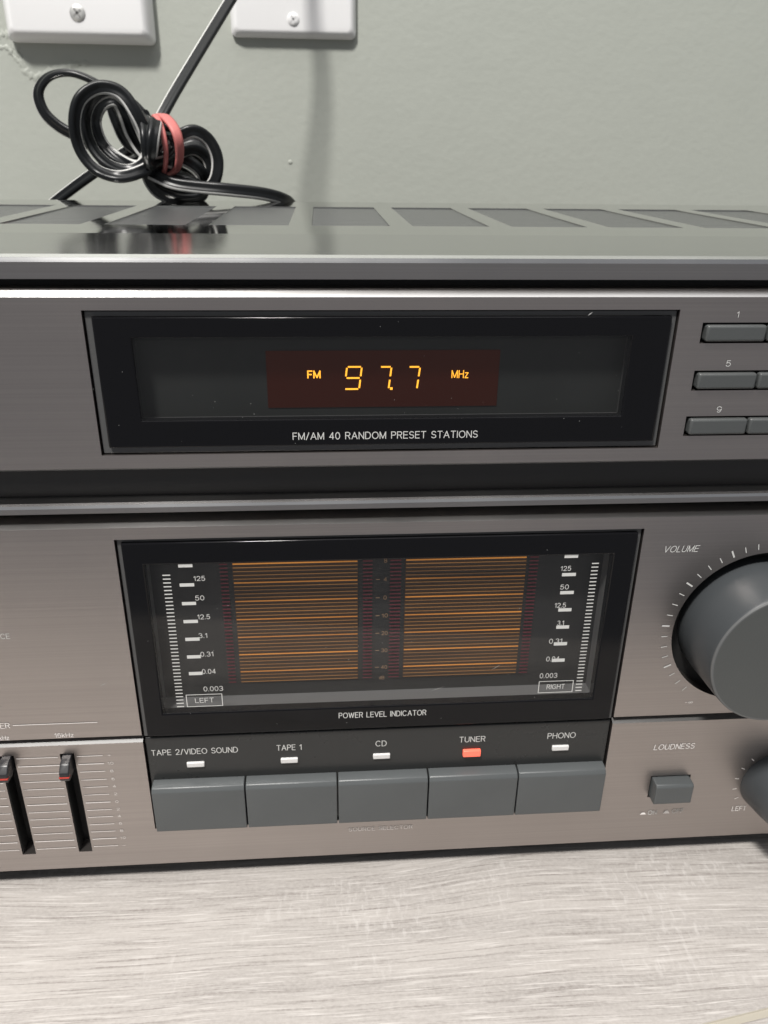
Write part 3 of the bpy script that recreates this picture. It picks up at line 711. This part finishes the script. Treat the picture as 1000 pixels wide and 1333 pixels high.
# ---- equaliser sliders
vs = [800+q/3.81 for q in (702, 742, 780, 820, 857, 895, 934, 971, 1006, 1043, 1079, 1115, 1152)]
for i, v in enumerate(vs):
    z = PZ(118, v-0.5); t = 0.00014 if i in (1, 6, 11) else 0.0001
    spans = [(slots[0][1]+0.0007, slots[0][1]+0.0081)]
    for k in range(2): spans.append((slots[k+1][1]+0.0006, slots[k][0]-0.0006))
    spans.append((slots[2][0]-0.02, slots[2][0]-0.0006))
    kid(quad_mesh('scale_line', [rect_xz(a, b, z-t, z+t, py) for a, b in spans], M['tan']), bo)
    s = ['+', '10', '8', '6', '4', '2', '0', '2', '4', '6', '8', '10', '-'][i]
    kid(lettering(s, slots[0][1]+0.0100, z, 0.0008*len(s)+0.0001, 0.0010, py, M['tan'], None), bo)
for k, h in enumerate(slots):
    bm = bmesh.new(); add_box(bm, h[0]-0.0008, h[1]+0.0008, 0.0050, 0.0059, h[2]-0.0008, h[3]+0.0008)
    adopt(from_bm('slider_slot', bm, M['slot']))
    bm = bmesh.new(); add_box(bm, h[0]+0.00005, h[0]+0.0003, 0.0004, 0.0050, h[2]+0.0002, h[3]-0.0002); add_box(bm, h[1]-0.0003, h[1]-0.00005, 0.0004, 0.0050, h[2]+0.0002, h[3]-0.0002)
    adopt(from_bm('slot_lining', bm, M['slot']))
    # lever: neck, hooked cap and red marker line
    xm = (h[0]+h[1])/2; zc = PZ(86, 1001, -0.003) if k != 1 else PZ(5, 1003, -0.003)
    prof = [(0.0045, zc-0.0012), (-0.0012, zc-0.0030), (-0.0048, zc-0.0030), (-0.0052, zc-0.0022), (-0.0050, zc-0.0002), (-0.0032, zc+0.0018), (-0.0008, zc+0.0026), (0.0045, zc+0.0026)]
    o = adopt(extrude_x('slider_lever', prof, xm-0.0014, xm+0.0014, M['cap'])); bevel(o, 0.0003, 2, 25)
    kid(box('marker_line', xm-0.00143, xm+0.00143, -0.00530, -0.0040, zc-0.00165, zc-0.00122, M['red']), o)

# ---- loudness push button
adopt(box('loudness_recess', lbn[0]-0.0005, lbn[1]+0.0005, 0.0050, 0.0059, lbn[2]-0.0005, lbn[3]+0.0005, M['slot']))
prof = [(0.0049, lbn[2]+0.0004), (-0.0036, lbn[2]+0.0004), (-0.0040, lbn[2]+0.0009), (-0.0040, lbn[3]-0.0014), (-0.0033, lbn[3]-0.0006), (0.0049, lbn[3]-0.0006)]
o = adopt(extrude_x('loudness_button', prof, lbn[0]+0.0005, lbn[1]-0.0004, M['button'])); bevel(o, 0.00035, 3, 20)

# ---- knobs
def lathe(name, prof, cx, cz_, material, parent=None, n=96, mats=None):
    bm = bmesh.new(); rings = []
    for rr, y in prof:
        rings.append([bm.verts.new((cx+rr*math.cos(2*math.pi*k/n), y, cz_+rr*math.sin(2*math.pi*k/n))) for k in range(n)])
    for i in range(len(rings)-1):
        for k in range(n):
            f = bm.faces.new((rings[i][k], rings[i][(k+1) % n], rings[i+1][(k+1) % n], rings[i+1][k]))
            if mats: f.material_index = mats[i]
    f = bm.faces.new(rings[-1]);
    if mats: f.material_index = mats[-1]
    o = from_bm(name, bm, material)
    for p in o.data.polygons: p.use_smooth = True
    o.data.set_sharp_from_angle(angle=math.radians(28))
    return o
KF = 25.9*U; KD = -20.0*U
adopt(lathe('knob_well', [(KR+0.0008, 0.0061), (KR+0.0008, 0.0056), (0.001, 0.0056)], KX, KZ, M['slot'], n=64))
kn = adopt(lathe('volume_knob', [(KF+0.0006, 0.0055), (KF+0.0007, 0.0010), (KF+0.00015, KD+0.0007), (KF, KD+0.0003), (KF-0.0003, KD)], KX, KZ, [M['knobside'], M['bevel']], n=128, mats=[0, 0, 0, 0, 0]))
bm = bmesh.new(); fc = lathe('knob_face', [(KF-0.0003, KD-0.00012), (KF-0.0006, KD-0.00035)], KX, KZ, M['knobface'], n=128); bm.free()
kid(fc, kn)
tor = lathe('knob_rim_highlight', [(KF+0.00003, KD+0.00025), (KF+0.00003, KD-0.0001), (KF-0.00022, KD-0.00034), (KF-0.0004, KD-0.00034)], KX, KZ, M['rim'], n=128); kid(tor, kn)
q = []; qb = []
rt = (KR+0.0012, KR+0.0033)
# ticks: twelve o'clock round to seven o'clock, every fourth one bold
a0 = 97.0; da = 7.56
marks = []
for i in range(-22, 20):
    ang = math.radians(180 - 4.0 - da*i)
    deg = math.degrees(ang)
    bold = (i % 4 == 0); t = 0.00024 if bold else 0.00013
    r0, r1 = (rt[0]+0.0001, rt[1]+0.0003) if bold else (rt[0]+0.0002, rt[1]-0.0001)
    cs, sn = math.cos(ang), math.sin(ang); nx_, nz_ = -sn, cs
    if deg > 232 or deg < -52: continue
    q.append([(KX+r0*cs-nx_*t, py, KZ+r0*sn-nz_*t), (KX+r1*cs-nx_*t, py, KZ+r1*sn-nz_*t), (KX+r1*cs+nx_*t, py, KZ+r1*sn+nz_*t), (KX+r0*cs+nx_*t, py, KZ+r0*sn+nz_*t)])
for c4 in q: kid(quad_mesh('volume_tick', [c4], M['white']), lo)
kid(label_px('-\u221e', 892, 902, 914, 4.5, py, M['tan'], None), lo)

bk = adopt(lathe('balance_knob', [(BR, 0.0), (BR, -0.0006), (BR-0.0012, -0.0075), (BR-0.0026, -0.0135), (BR-0.0030, -0.0142)], BX, BZ, M['knobside'], n=96))
kid(lathe('knob_face', [(BR-0.0031, -0.01425), (BR-0.0034, -0.0143)], BX, BZ, M['knobface'], n=64), bk)
for i in range(-6, 3):
    ang = math.radians(180-18*i-8); cs, sn = math.cos(ang), math.sin(ang); t = 0.00013; r0, r1 = BR+0.0012, BR+0.0026
    if abs(math.degrees(ang)-90) > 135: continue
    kid(quad_mesh('balance_tick', [[(BX+r0*cs+sn*t, py, BZ+r0*sn-cs*t), (BX+r1*cs+sn*t, py, BZ+r1*sn-cs*t), (BX+r1*cs-sn*t, py, BZ+r1*sn+cs*t), (BX+r0*cs-sn*t, py, BZ+r0*sn+cs*t)]], M['tan']), bo)

# ---- feet
def foot(x, y):
    bm = bmesh.new(); n = 40; rings = []
    for rr, z in ((0.0140, 0.0), (0.0150, 0.001), (0.0165, bb+0.003)):
        rings.append([bm.verts.new((x+rr*math.cos(2*math.pi*k/n), y+rr*math.sin(2*math.pi*k/n), z)) for k in range(n)])
    for i in range(2):
        for k in range(n): bm.faces.new((rings[i][k], rings[i][(k+1) % n], rings[i+1][(k+1) % n], rings[i+1][k]))
    bm.faces.new(rings[0][::-1]); bm.faces.new(rings[-1])
    adopt(from_bm('foot', bm, M['foot'], None, False))
for x, y in ((0.158, 0.020), (-0.150, 0.020), (0.158, 0.175), (-0.150, 0.175)): foot(x, y)

# ------------------------------------------------------------------ wall plates
def rounded_plate(name, x0, x1, z0, z1, thick, edge, material, parent, rad=0.003):
    """plate with sloped rim, back on the wall"""
    bm = bmesh.new()
    def loop(i, y, rr):
        vs_ = []
        for (cx_, cz_, a0_) in ((x1-i-rr, z1-i-rr, 0), (x0+i+rr, z1-i-rr, 90), (x0+i+rr, z0+i+rr, 180), (x1-i-rr, z0+i+rr, 270)):
            for k in range(6):
                a = math.radians(a0_+k*18); vs_.append(bm.verts.new((cx_+rr*math.cos(a), y, cz_+rr*math.sin(a))))
        return vs_
    Ls = [loop(0, WY+0.0005, rad), loop(0.0, WY-thick*0.45, rad), loop(edge*0.55, WY-thick*0.80, rad), loop(edge*0.9, WY-thick*0.965, rad*0.9), loop(edge*1.25, WY-thick, rad*0.8)]
    for a, b in zip(Ls[:-1], Ls[1:]):
        n = len(a)
        for k in range(n): bm.faces.new((a[k], a[(k+1) % n], b[(k+1) % n], b[k]))
    bm.faces.new(Ls[-1])
    o = from_bm(name, bm, material, parent)
    for p in o.data.polygons: p.use_smooth = True
    o.data.set_sharp_from_angle(angle=math.radians(40))
    return o
def screw(x, z, y, rr, material, parent, base):
    bm = bmesh.new(); n = 40
    rings = [[bm.verts.new((x+r_*math.cos(2*math.pi*k/n), y_, z+r_*math.sin(2*math.pi*k/n))) for k in range(n)] for r_, y_ in ((rr, y+0.001), (rr, y-0.0003), (rr*0.8, y-0.0009), (rr*0.45, y-0.0011))]
    for a, b in zip(rings[:-1], rings[1:]):
        for k in range(n): bm.faces.new((a[k], a[(k+1) % n], b[(k+1) % n], b[k]))
    bm.faces.new(rings[-1])
    o = from_bm('screw', bm, material, parent, True); o.data.set_sharp_from_angle(angle=math.radians(40))
    o.location = -base
    bm = bmesh.new(); t = rr*0.13
    for a in (35, 125):
        c_, s_ = math.cos(math.radians(a)), math.sin(math.radians(a)); L_ = rr*0.62
        vv = [bm.verts.new((x+c_*p-s_*w_, y-0.00118, z+s_*p+c_*w_)) for p, w_ in ((-L_, -t), (L_, -t), (L_, t), (-L_, t))]
        bm.faces.new(vv)
    c = from_bm('cross_slot', bm, M['crossw'] if material is M['screww'] else M['cross'], o)
    for f in c.data.polygons: pass
    return o
tL = 0.012
lx0, lx1 = PX(15, 48, WY), PX(204, 58, WY); lz0 = PZ(110, 57.5, WY)
base = Vector(((lx0+lx1)/2, WY, lz0))
pl = tag(empty('wall_box_cover', base), 'thick white wall box cover with metal cross-head screw', 'wall plate')
o = rounded_plate('cover_body', lx0, lx1, lz0, lz0+0.118, tL, 0.0042, M['plate'], pl); o.location = -base
s = on_y(101, 17, WY-tL); screw(s.x, s.z, WY-tL, 0.0042, M['screw'], pl, base)
tR = 0.0062
rx0, rx1 = PX(302, 45, WY), PX(463, 49, WY); rz0 = PZ(382, 50.5, WY)
base = Vector(((rx0+rx1)/2, WY, rz0))
pr = tag(empty('outlet_plate', base), 'thin white outlet plate with painted screw, cord shadow across it', 'wall plate')
o = rounded_plate('plate_body', rx0, rx1, rz0, rz0+0.114, tR, 0.0030, M['plate'], pr); o.location = -base
s = on_y(382, 25, WY-tR); screw(s.x, s.z, WY-tR, 0.0034, M['screww'], pr, base)
ox = (rx0+rx1)/2
for dz in (0.037, 0.077):
    b_ = box('receptacle', ox-0.0165, ox+0.0165, WY-tR-0.0014, WY-tR+0.001, rz0+dz-0.0135, rz0+dz+0.0135, M['plate'], pr, 0.004, 4); b_.location = -base

# ------------------------------------------------------------------ power cord
def catmull(P, n=10):
    out = []
    for i in range(len(P)-1):
        p0 = P[max(i-1, 0)]; p1 = P[i]; p2 = P[i+1]; p3 = P[min(i+2, len(P)-1)]
        for k in range(n):
            t = k/n; out.append(0.5*((2*p1)+(p2-p0)*t+(2*p0-5*p1+4*p2-p3)*t*t+(-p0+3*p1-3*p2+p3)*t**3))
    out.append(P[-1].copy()); return out
STRIPE = (2, 3)
def cord_sweep(bm, pts, rad, twist0=0.0, twist=0.0):
    """twin-conductor flat cord: figure-eight section, pale stripe along one conductor"""
    sec = []                                      # (a, b, stripe) in the section plane, a along the flat
    na = 11; off = rad*0.95
    for k in range(na): t = math.radians(-128+256*k/(na-1)); sec.append((off+rad*math.cos(t), rad*math.sin(t), k in STRIPE))
    for k in range(na): t = math.radians(180-128+256*k/(na-1)); sec.append((-off+rad*math.cos(t), rad*math.sin(t), False))
    m_ = len(sec); ringp = None; N = len(pts); prev = None
    eye = Vector((0, -D0, EYE))
    for i, p in enumerate(pts):
        T = (pts[min(i+1, N-1)]-pts[max(i-1, 0)]).normalized()
        view = (eye-(p+cb)).normalized()
        view = (view+Vector((0.25, 0.15, 0.3))).normalized()        # the flat of the cord leans a little upward
        a = T.cross(view)
        if prev is not None:
            if a.length < 0.35: a = a*0.3+prev*0.7
            if a.dot(prev) < 0 : a = -a if False else a
            a = (a.normalized()*0.5+prev*0.5) if a.dot(prev) > -0.2 else prev.copy()
        a = (a-T*a.dot(T)).normalized(); prev = a.copy()
        ang = twist0+twist*i/N
        a.rotate(Matrix.Rotation(ang, 3, T).to_quaternion())
        b = T.cross(a)
        ring = [bm.verts.new(p+a*s_[0]+b*s_[1]) for s_ in sec]
        if ringp:
            for k in range(m_):
                f = bm.faces.new((ringp[k], ringp[(k+1) % m_], ring[(k+1) % m_], ring[k]))
                if sec[k][2]: f.material_index = 1
                f.smooth = True
        else: bm.faces.new(ring[::-1])
        ringp = ring
    bm.faces.new(ringp)
def C(u, v, y): return on_y(u, v, y/1000.0)
RAD = 0.00142
def loop_pts(cu, cv, ru, rv, a_start, a_end, y0, y1, tilt=0.0, n=12, du=0.0, dv=0.0, yd=0.0):
    out = []; steps = max(2, int(abs(a_end-a_start)/360*n))
    for k in range(steps+1):
        t = k/steps; a = math.radians(a_start+(a_end-a_start)*t); c_, s_ = math.cos(a), math.sin(a)
        u = cu+du*t+ru*(c_*math.cos(tilt)-s_*math.sin(tilt)); v = cv+dv*t+rv*(c_*math.sin(tilt)+s_*math.cos(tilt))
        out.append(C(u, v, y0+(y1-y0)*t+yd*c_))
    return out
cordroot = tag(empty('power_cord', C(245, 262, 198)), 'black twin cord with pale stripe, coiled and resting on the receiver', 'cord')
cb = cordroot.location.copy()
def cord_piece(P, tw0, tw, n=8):
    bm = bmesh.new(); cord_sweep(bm, [p-cb for p in catmull(P, n)], RAD, tw0, tw)
    return from_bm('cord', bm, [M['cord'], M['stripe']], cordroot)
# the lead from the outlet into the bundle
plug_end = Vector((ox, WY-tR-0.026, rz0+0.077))
lead = [plug_end, plug_end+Vector((-0.006, -0.012, -0.012)), C(352, -86, 292), C(300, 0, 268), C(254, 76, 240), C(222, 130, 222), C(205, 165, 214), C(200, 200, 212), C(185, 222, 206)]
cord_piece(lead, 0.5, 0.2)
# front coil: turns winding inward
def spiral(cu, cv, r0, r1, a0_, turns, y0, y1, tilt0, n=14, du=0, dv=0):
    out = []; st = int(turns*n)
    for k in range(st+1):
        t = k/st; a = math.radians(a0_)+2*math.pi*turns*t; jt = 2.2*math.sin(a*0.37+1.0)+1.5*math.sin(a*0.61); ru = r0[0]+(r1[0]-r0[0])*t+jt; rv = r0[1]+(r1[1]-r0[1])*t+jt*0.8
        c_, s_ = math.cos(a)*ru, math.sin(a)*rv; tilt = tilt0+0.16*math.sin(a*0.29+0.6)
        out.append(C(cu+3.5*math.sin(a*0.23)+du*t+c_*math.cos(tilt)-s_*math.sin(tilt), cv+2.5*math.cos(a*0.31)+dv*t+c_*math.sin(tilt)+s_*math.cos(tilt), y0+(y1-y0)*t+2.0*math.sin(a*0.8)))
    return out
def hand(pts, y0, y1):
    n = len(pts)-1
    return [C(u, v, y0+(y1-y0)*k/n+1.2*math.sin(k*1.7)) for k, (u, v) in enumerate(pts)]
A = hand([(226, 196), (205, 212), (182, 225), (155, 230), (126, 221), (105, 196), (97, 162), (104, 130), (128, 114), (156, 120), (176, 146), (190, 178), (192, 206),
          (172, 221), (145, 216), (122, 194), (111, 160), (119, 131), (142, 118), (166, 132), (181, 162), (193, 194), (186, 213)], 184, 198)
A[0] = C(230, 196, 209); A[1] = C(207, 209, 199); A[2] = C(184, 223, 189)
cord_piece(A, 0.25, 0.4)
A2 = hand([(226, 188), (206, 206), (180, 217), (156, 208), (134, 188), (124, 160), (131, 138), (148, 131), (160, 148), (172, 178), (192, 204), (224, 212)], 197, 205)
cord_piece(A2, -0.3, 0.5)
A3 = hand([(228, 180), (204, 172), (184, 152), (162, 134), (146, 136), (152, 160), (166, 186), (184, 200), (170, 208), (146, 200), (122, 178), (116, 150), (136, 126), (168, 132), (198, 160), (226, 172)], 206, 215)
cord_piece(A3, 0.8, 0.6)
# thin loop that stands away at the back left
B = [C(196, 166, 216), C(160, 132, 216), C(126, 108, 217), C(92, 95, 218), C(64, 100, 219), C(50, 120, 219), C(57, 145, 218), C(76, 164, 217), C(104, 180, 216), C(150, 208, 215), C(196, 214, 214)]
cord_piece(B, 0.9, 0.3)
# wrap round the waist of the bundle
wr = []
for k in range(30):
    a = math.radians(90+k*360*1.9/29); wr.append(C(187+8*math.sin(a*0.5)+k*0.42, 188-37*math.sin(a), 203+17*math.cos(a)*-1))
cord_piece(wr, 0.0, 0.0, 6)
# rear coil to the right of the tie
Cc = hand([(196, 200), (216, 194), (233, 178), (253, 171), (272, 183), (283, 208), (279, 236), (262, 247), (240, 238), (222, 220), (230, 202), (252, 194), (270, 206), (274, 228), (258, 246), (232, 250), (204, 232)], 196, 216)
cord_piece(Cc, 0.3, 0.7)
C2 = hand([(196, 214), (212, 206), (236, 190), (258, 186), (276, 202), (278, 226), (262, 240), (240, 226), (216, 214), (198, 206)], 212, 224)
cord_piece(C2, -0.5, 0.6)
C3 = hand([(190, 214), (194, 234), (206, 250), (228, 259), (254, 259), (266, 250), (254, 236), (226, 228), (202, 220)], 196, 206)
cord_piece(C3, 0.6, 0.5)
C4 = hand([(200, 220), (204, 240), (222, 254), (246, 258), (260, 246), (244, 232), (214, 222)], 206, 212)
cord_piece(C4, 0.2, 0.5)
C5 = hand([(198, 192), (220, 202), (244, 210), (262, 224), (266, 242), (248, 254), (224, 246), (212, 228), (230, 212), (256, 206), (272, 220)], 208, 220)
cord_piece(C5, 0.4, 0.6)
# tail lying on the cover and over its rear edge
tail = [C(196, 226, 196), C(222, 238, 194), C(252, 243, 193), C(296, 247, 192), C(340, 252, 196), C(368, 259, 203), C(380, 268, 212), C(384, 290, 220), C(384, 330, 224)]
cord_piece(tail, 0.2, 0.2)
# end that drops behind the receiver
drop = [C(178, 190, 218), C(150, 206, 220), C(118, 228, 222), C(92, 247, 224), C(68, 266, 226), C(45, 290, 228), C(30, 330, 230)]
cord_piece(drop, 0.5, 0.1)
pg = box('plug', plug_end.x-0.011, plug_end.x+0.011, plug_end.y-0.002, WY-tR-0.0013, plug_end.z-0.010, plug_end.z+0.010, M['cord'], cordroot, 0.003, 3); pg.location = -cb

# rubber tie round the bundle
def strap(name, cu, cv, y, ry_px, depth, wid, yaw, material, ph=0.0):
    c0 = C(cu, cv, y); zr = (C(cu, cv-ry_px, y)-c0).length
    bm = bmesh.new(); n = 96; R_ = []
    ax = Vector((math.cos(yaw), math.sin(yaw), 0)); dp = Vector((-math.sin(yaw), math.cos(yaw), 0))
    for k in range(n):
        a = 2*math.pi*k/n; wob = 1+0.04*math.sin(3*a+ph)+0.015*math.sin(5*a)
        cen = dp*(depth*math.cos(a)*wob)+Vector((0, 0, zr*math.sin(a)*wob))+ax*(0.0010*math.sin(2*a+ph)); nr_ = (dp*math.cos(a)+Vector((0, 0, math.sin(a))))
        w_ = wid*(1+0.30*math.sin(a+0.3)); t = 0.0007
        R_.append([bm.verts.new(cen+ax*(w_*s1)+nr_*(t*s2)) for s1, s2 in ((-1, -1), (1, -1), (1, 0.6), (0.5, 1), (-0.5, 1), (-1, 0.6))])
    for k in range(n):
        a, b = R_[k], R_[(k+1) % n]
        for i in range(6): bm.faces.new((a[i], a[(i+1) % 6], b[(i+1) % 6], b[i])).smooth = True
    o = from_bm(name, bm, material); o.location = c0
    return o
tie = tag(strap('rubber_band', 213, 188, 205, 39, 0.0165, 0.0021, 0.58, M['rubber']), 'pink rubber band tied round the coiled black cord', 'rubber band')
t2 = strap('band_turn', 209, 190, 205, 38.5, 0.0150, 0.0012, 0.25, M['rubber'], 1.3); off_ = t2.location-tie.location; t2.parent = tie; t2.location = off_

# ---- dust specks and small scratches on the front
q = []
def speck(u, v, y, r_):
    c_ = on_y(u, v, y); n = 6; a0_ = random.random()*6
    q.append([(c_.x+r_*(0.6+0.6*random.random())*math.cos(a0_-k*math.pi/3), y, c_.z+r_*(0.6+0.6*random.random())*math.sin(a0_-k*math.pi/3)) for k in range(n)])
for k in range(26): speck(random.uniform(150, 860), random.uniform(415, 580), -0.0003, random.uniform(0.00004, 0.00011))
for k in range(26): speck(random.uniform(190, 790), random.uniform(715, 945), -0.0003, random.uniform(0.00004, 0.00011))
for k in range(30): speck(random.uniform(0, 1000), random.uniform(400, 1080), -0.00015, random.uniform(0.00004, 0.0001))
def scratch(u0, v0, u1, v1, y, t):
    a, b = on_y(u0, v0, y), on_y(u1, v1, y); n_ = Vector((-(b.z-a.z), 0, b.x-a.x)).normalized()*t
    q.append([tuple(a-n_*0.2), tuple(a.lerp(b, 0.5)-n_), tuple(b), tuple(a.lerp(b, 0.5)+n_)])
scratch(130, 893, 139, 889, -0.00015, 0.00014); scratch(765, 411, 772, 406, -0.0003, 0.00012); scratch(-2, 922, 3, 921, -0.00015, 0.0001)
scratch(560, 900, 580, 893, -0.0003, 0.00006); scratch(640, 872, 652, 865, -0.0003, 0.00006)
tag(adopt(quad_mesh('dust_specks', q, M['grey'])), kind='stuff')
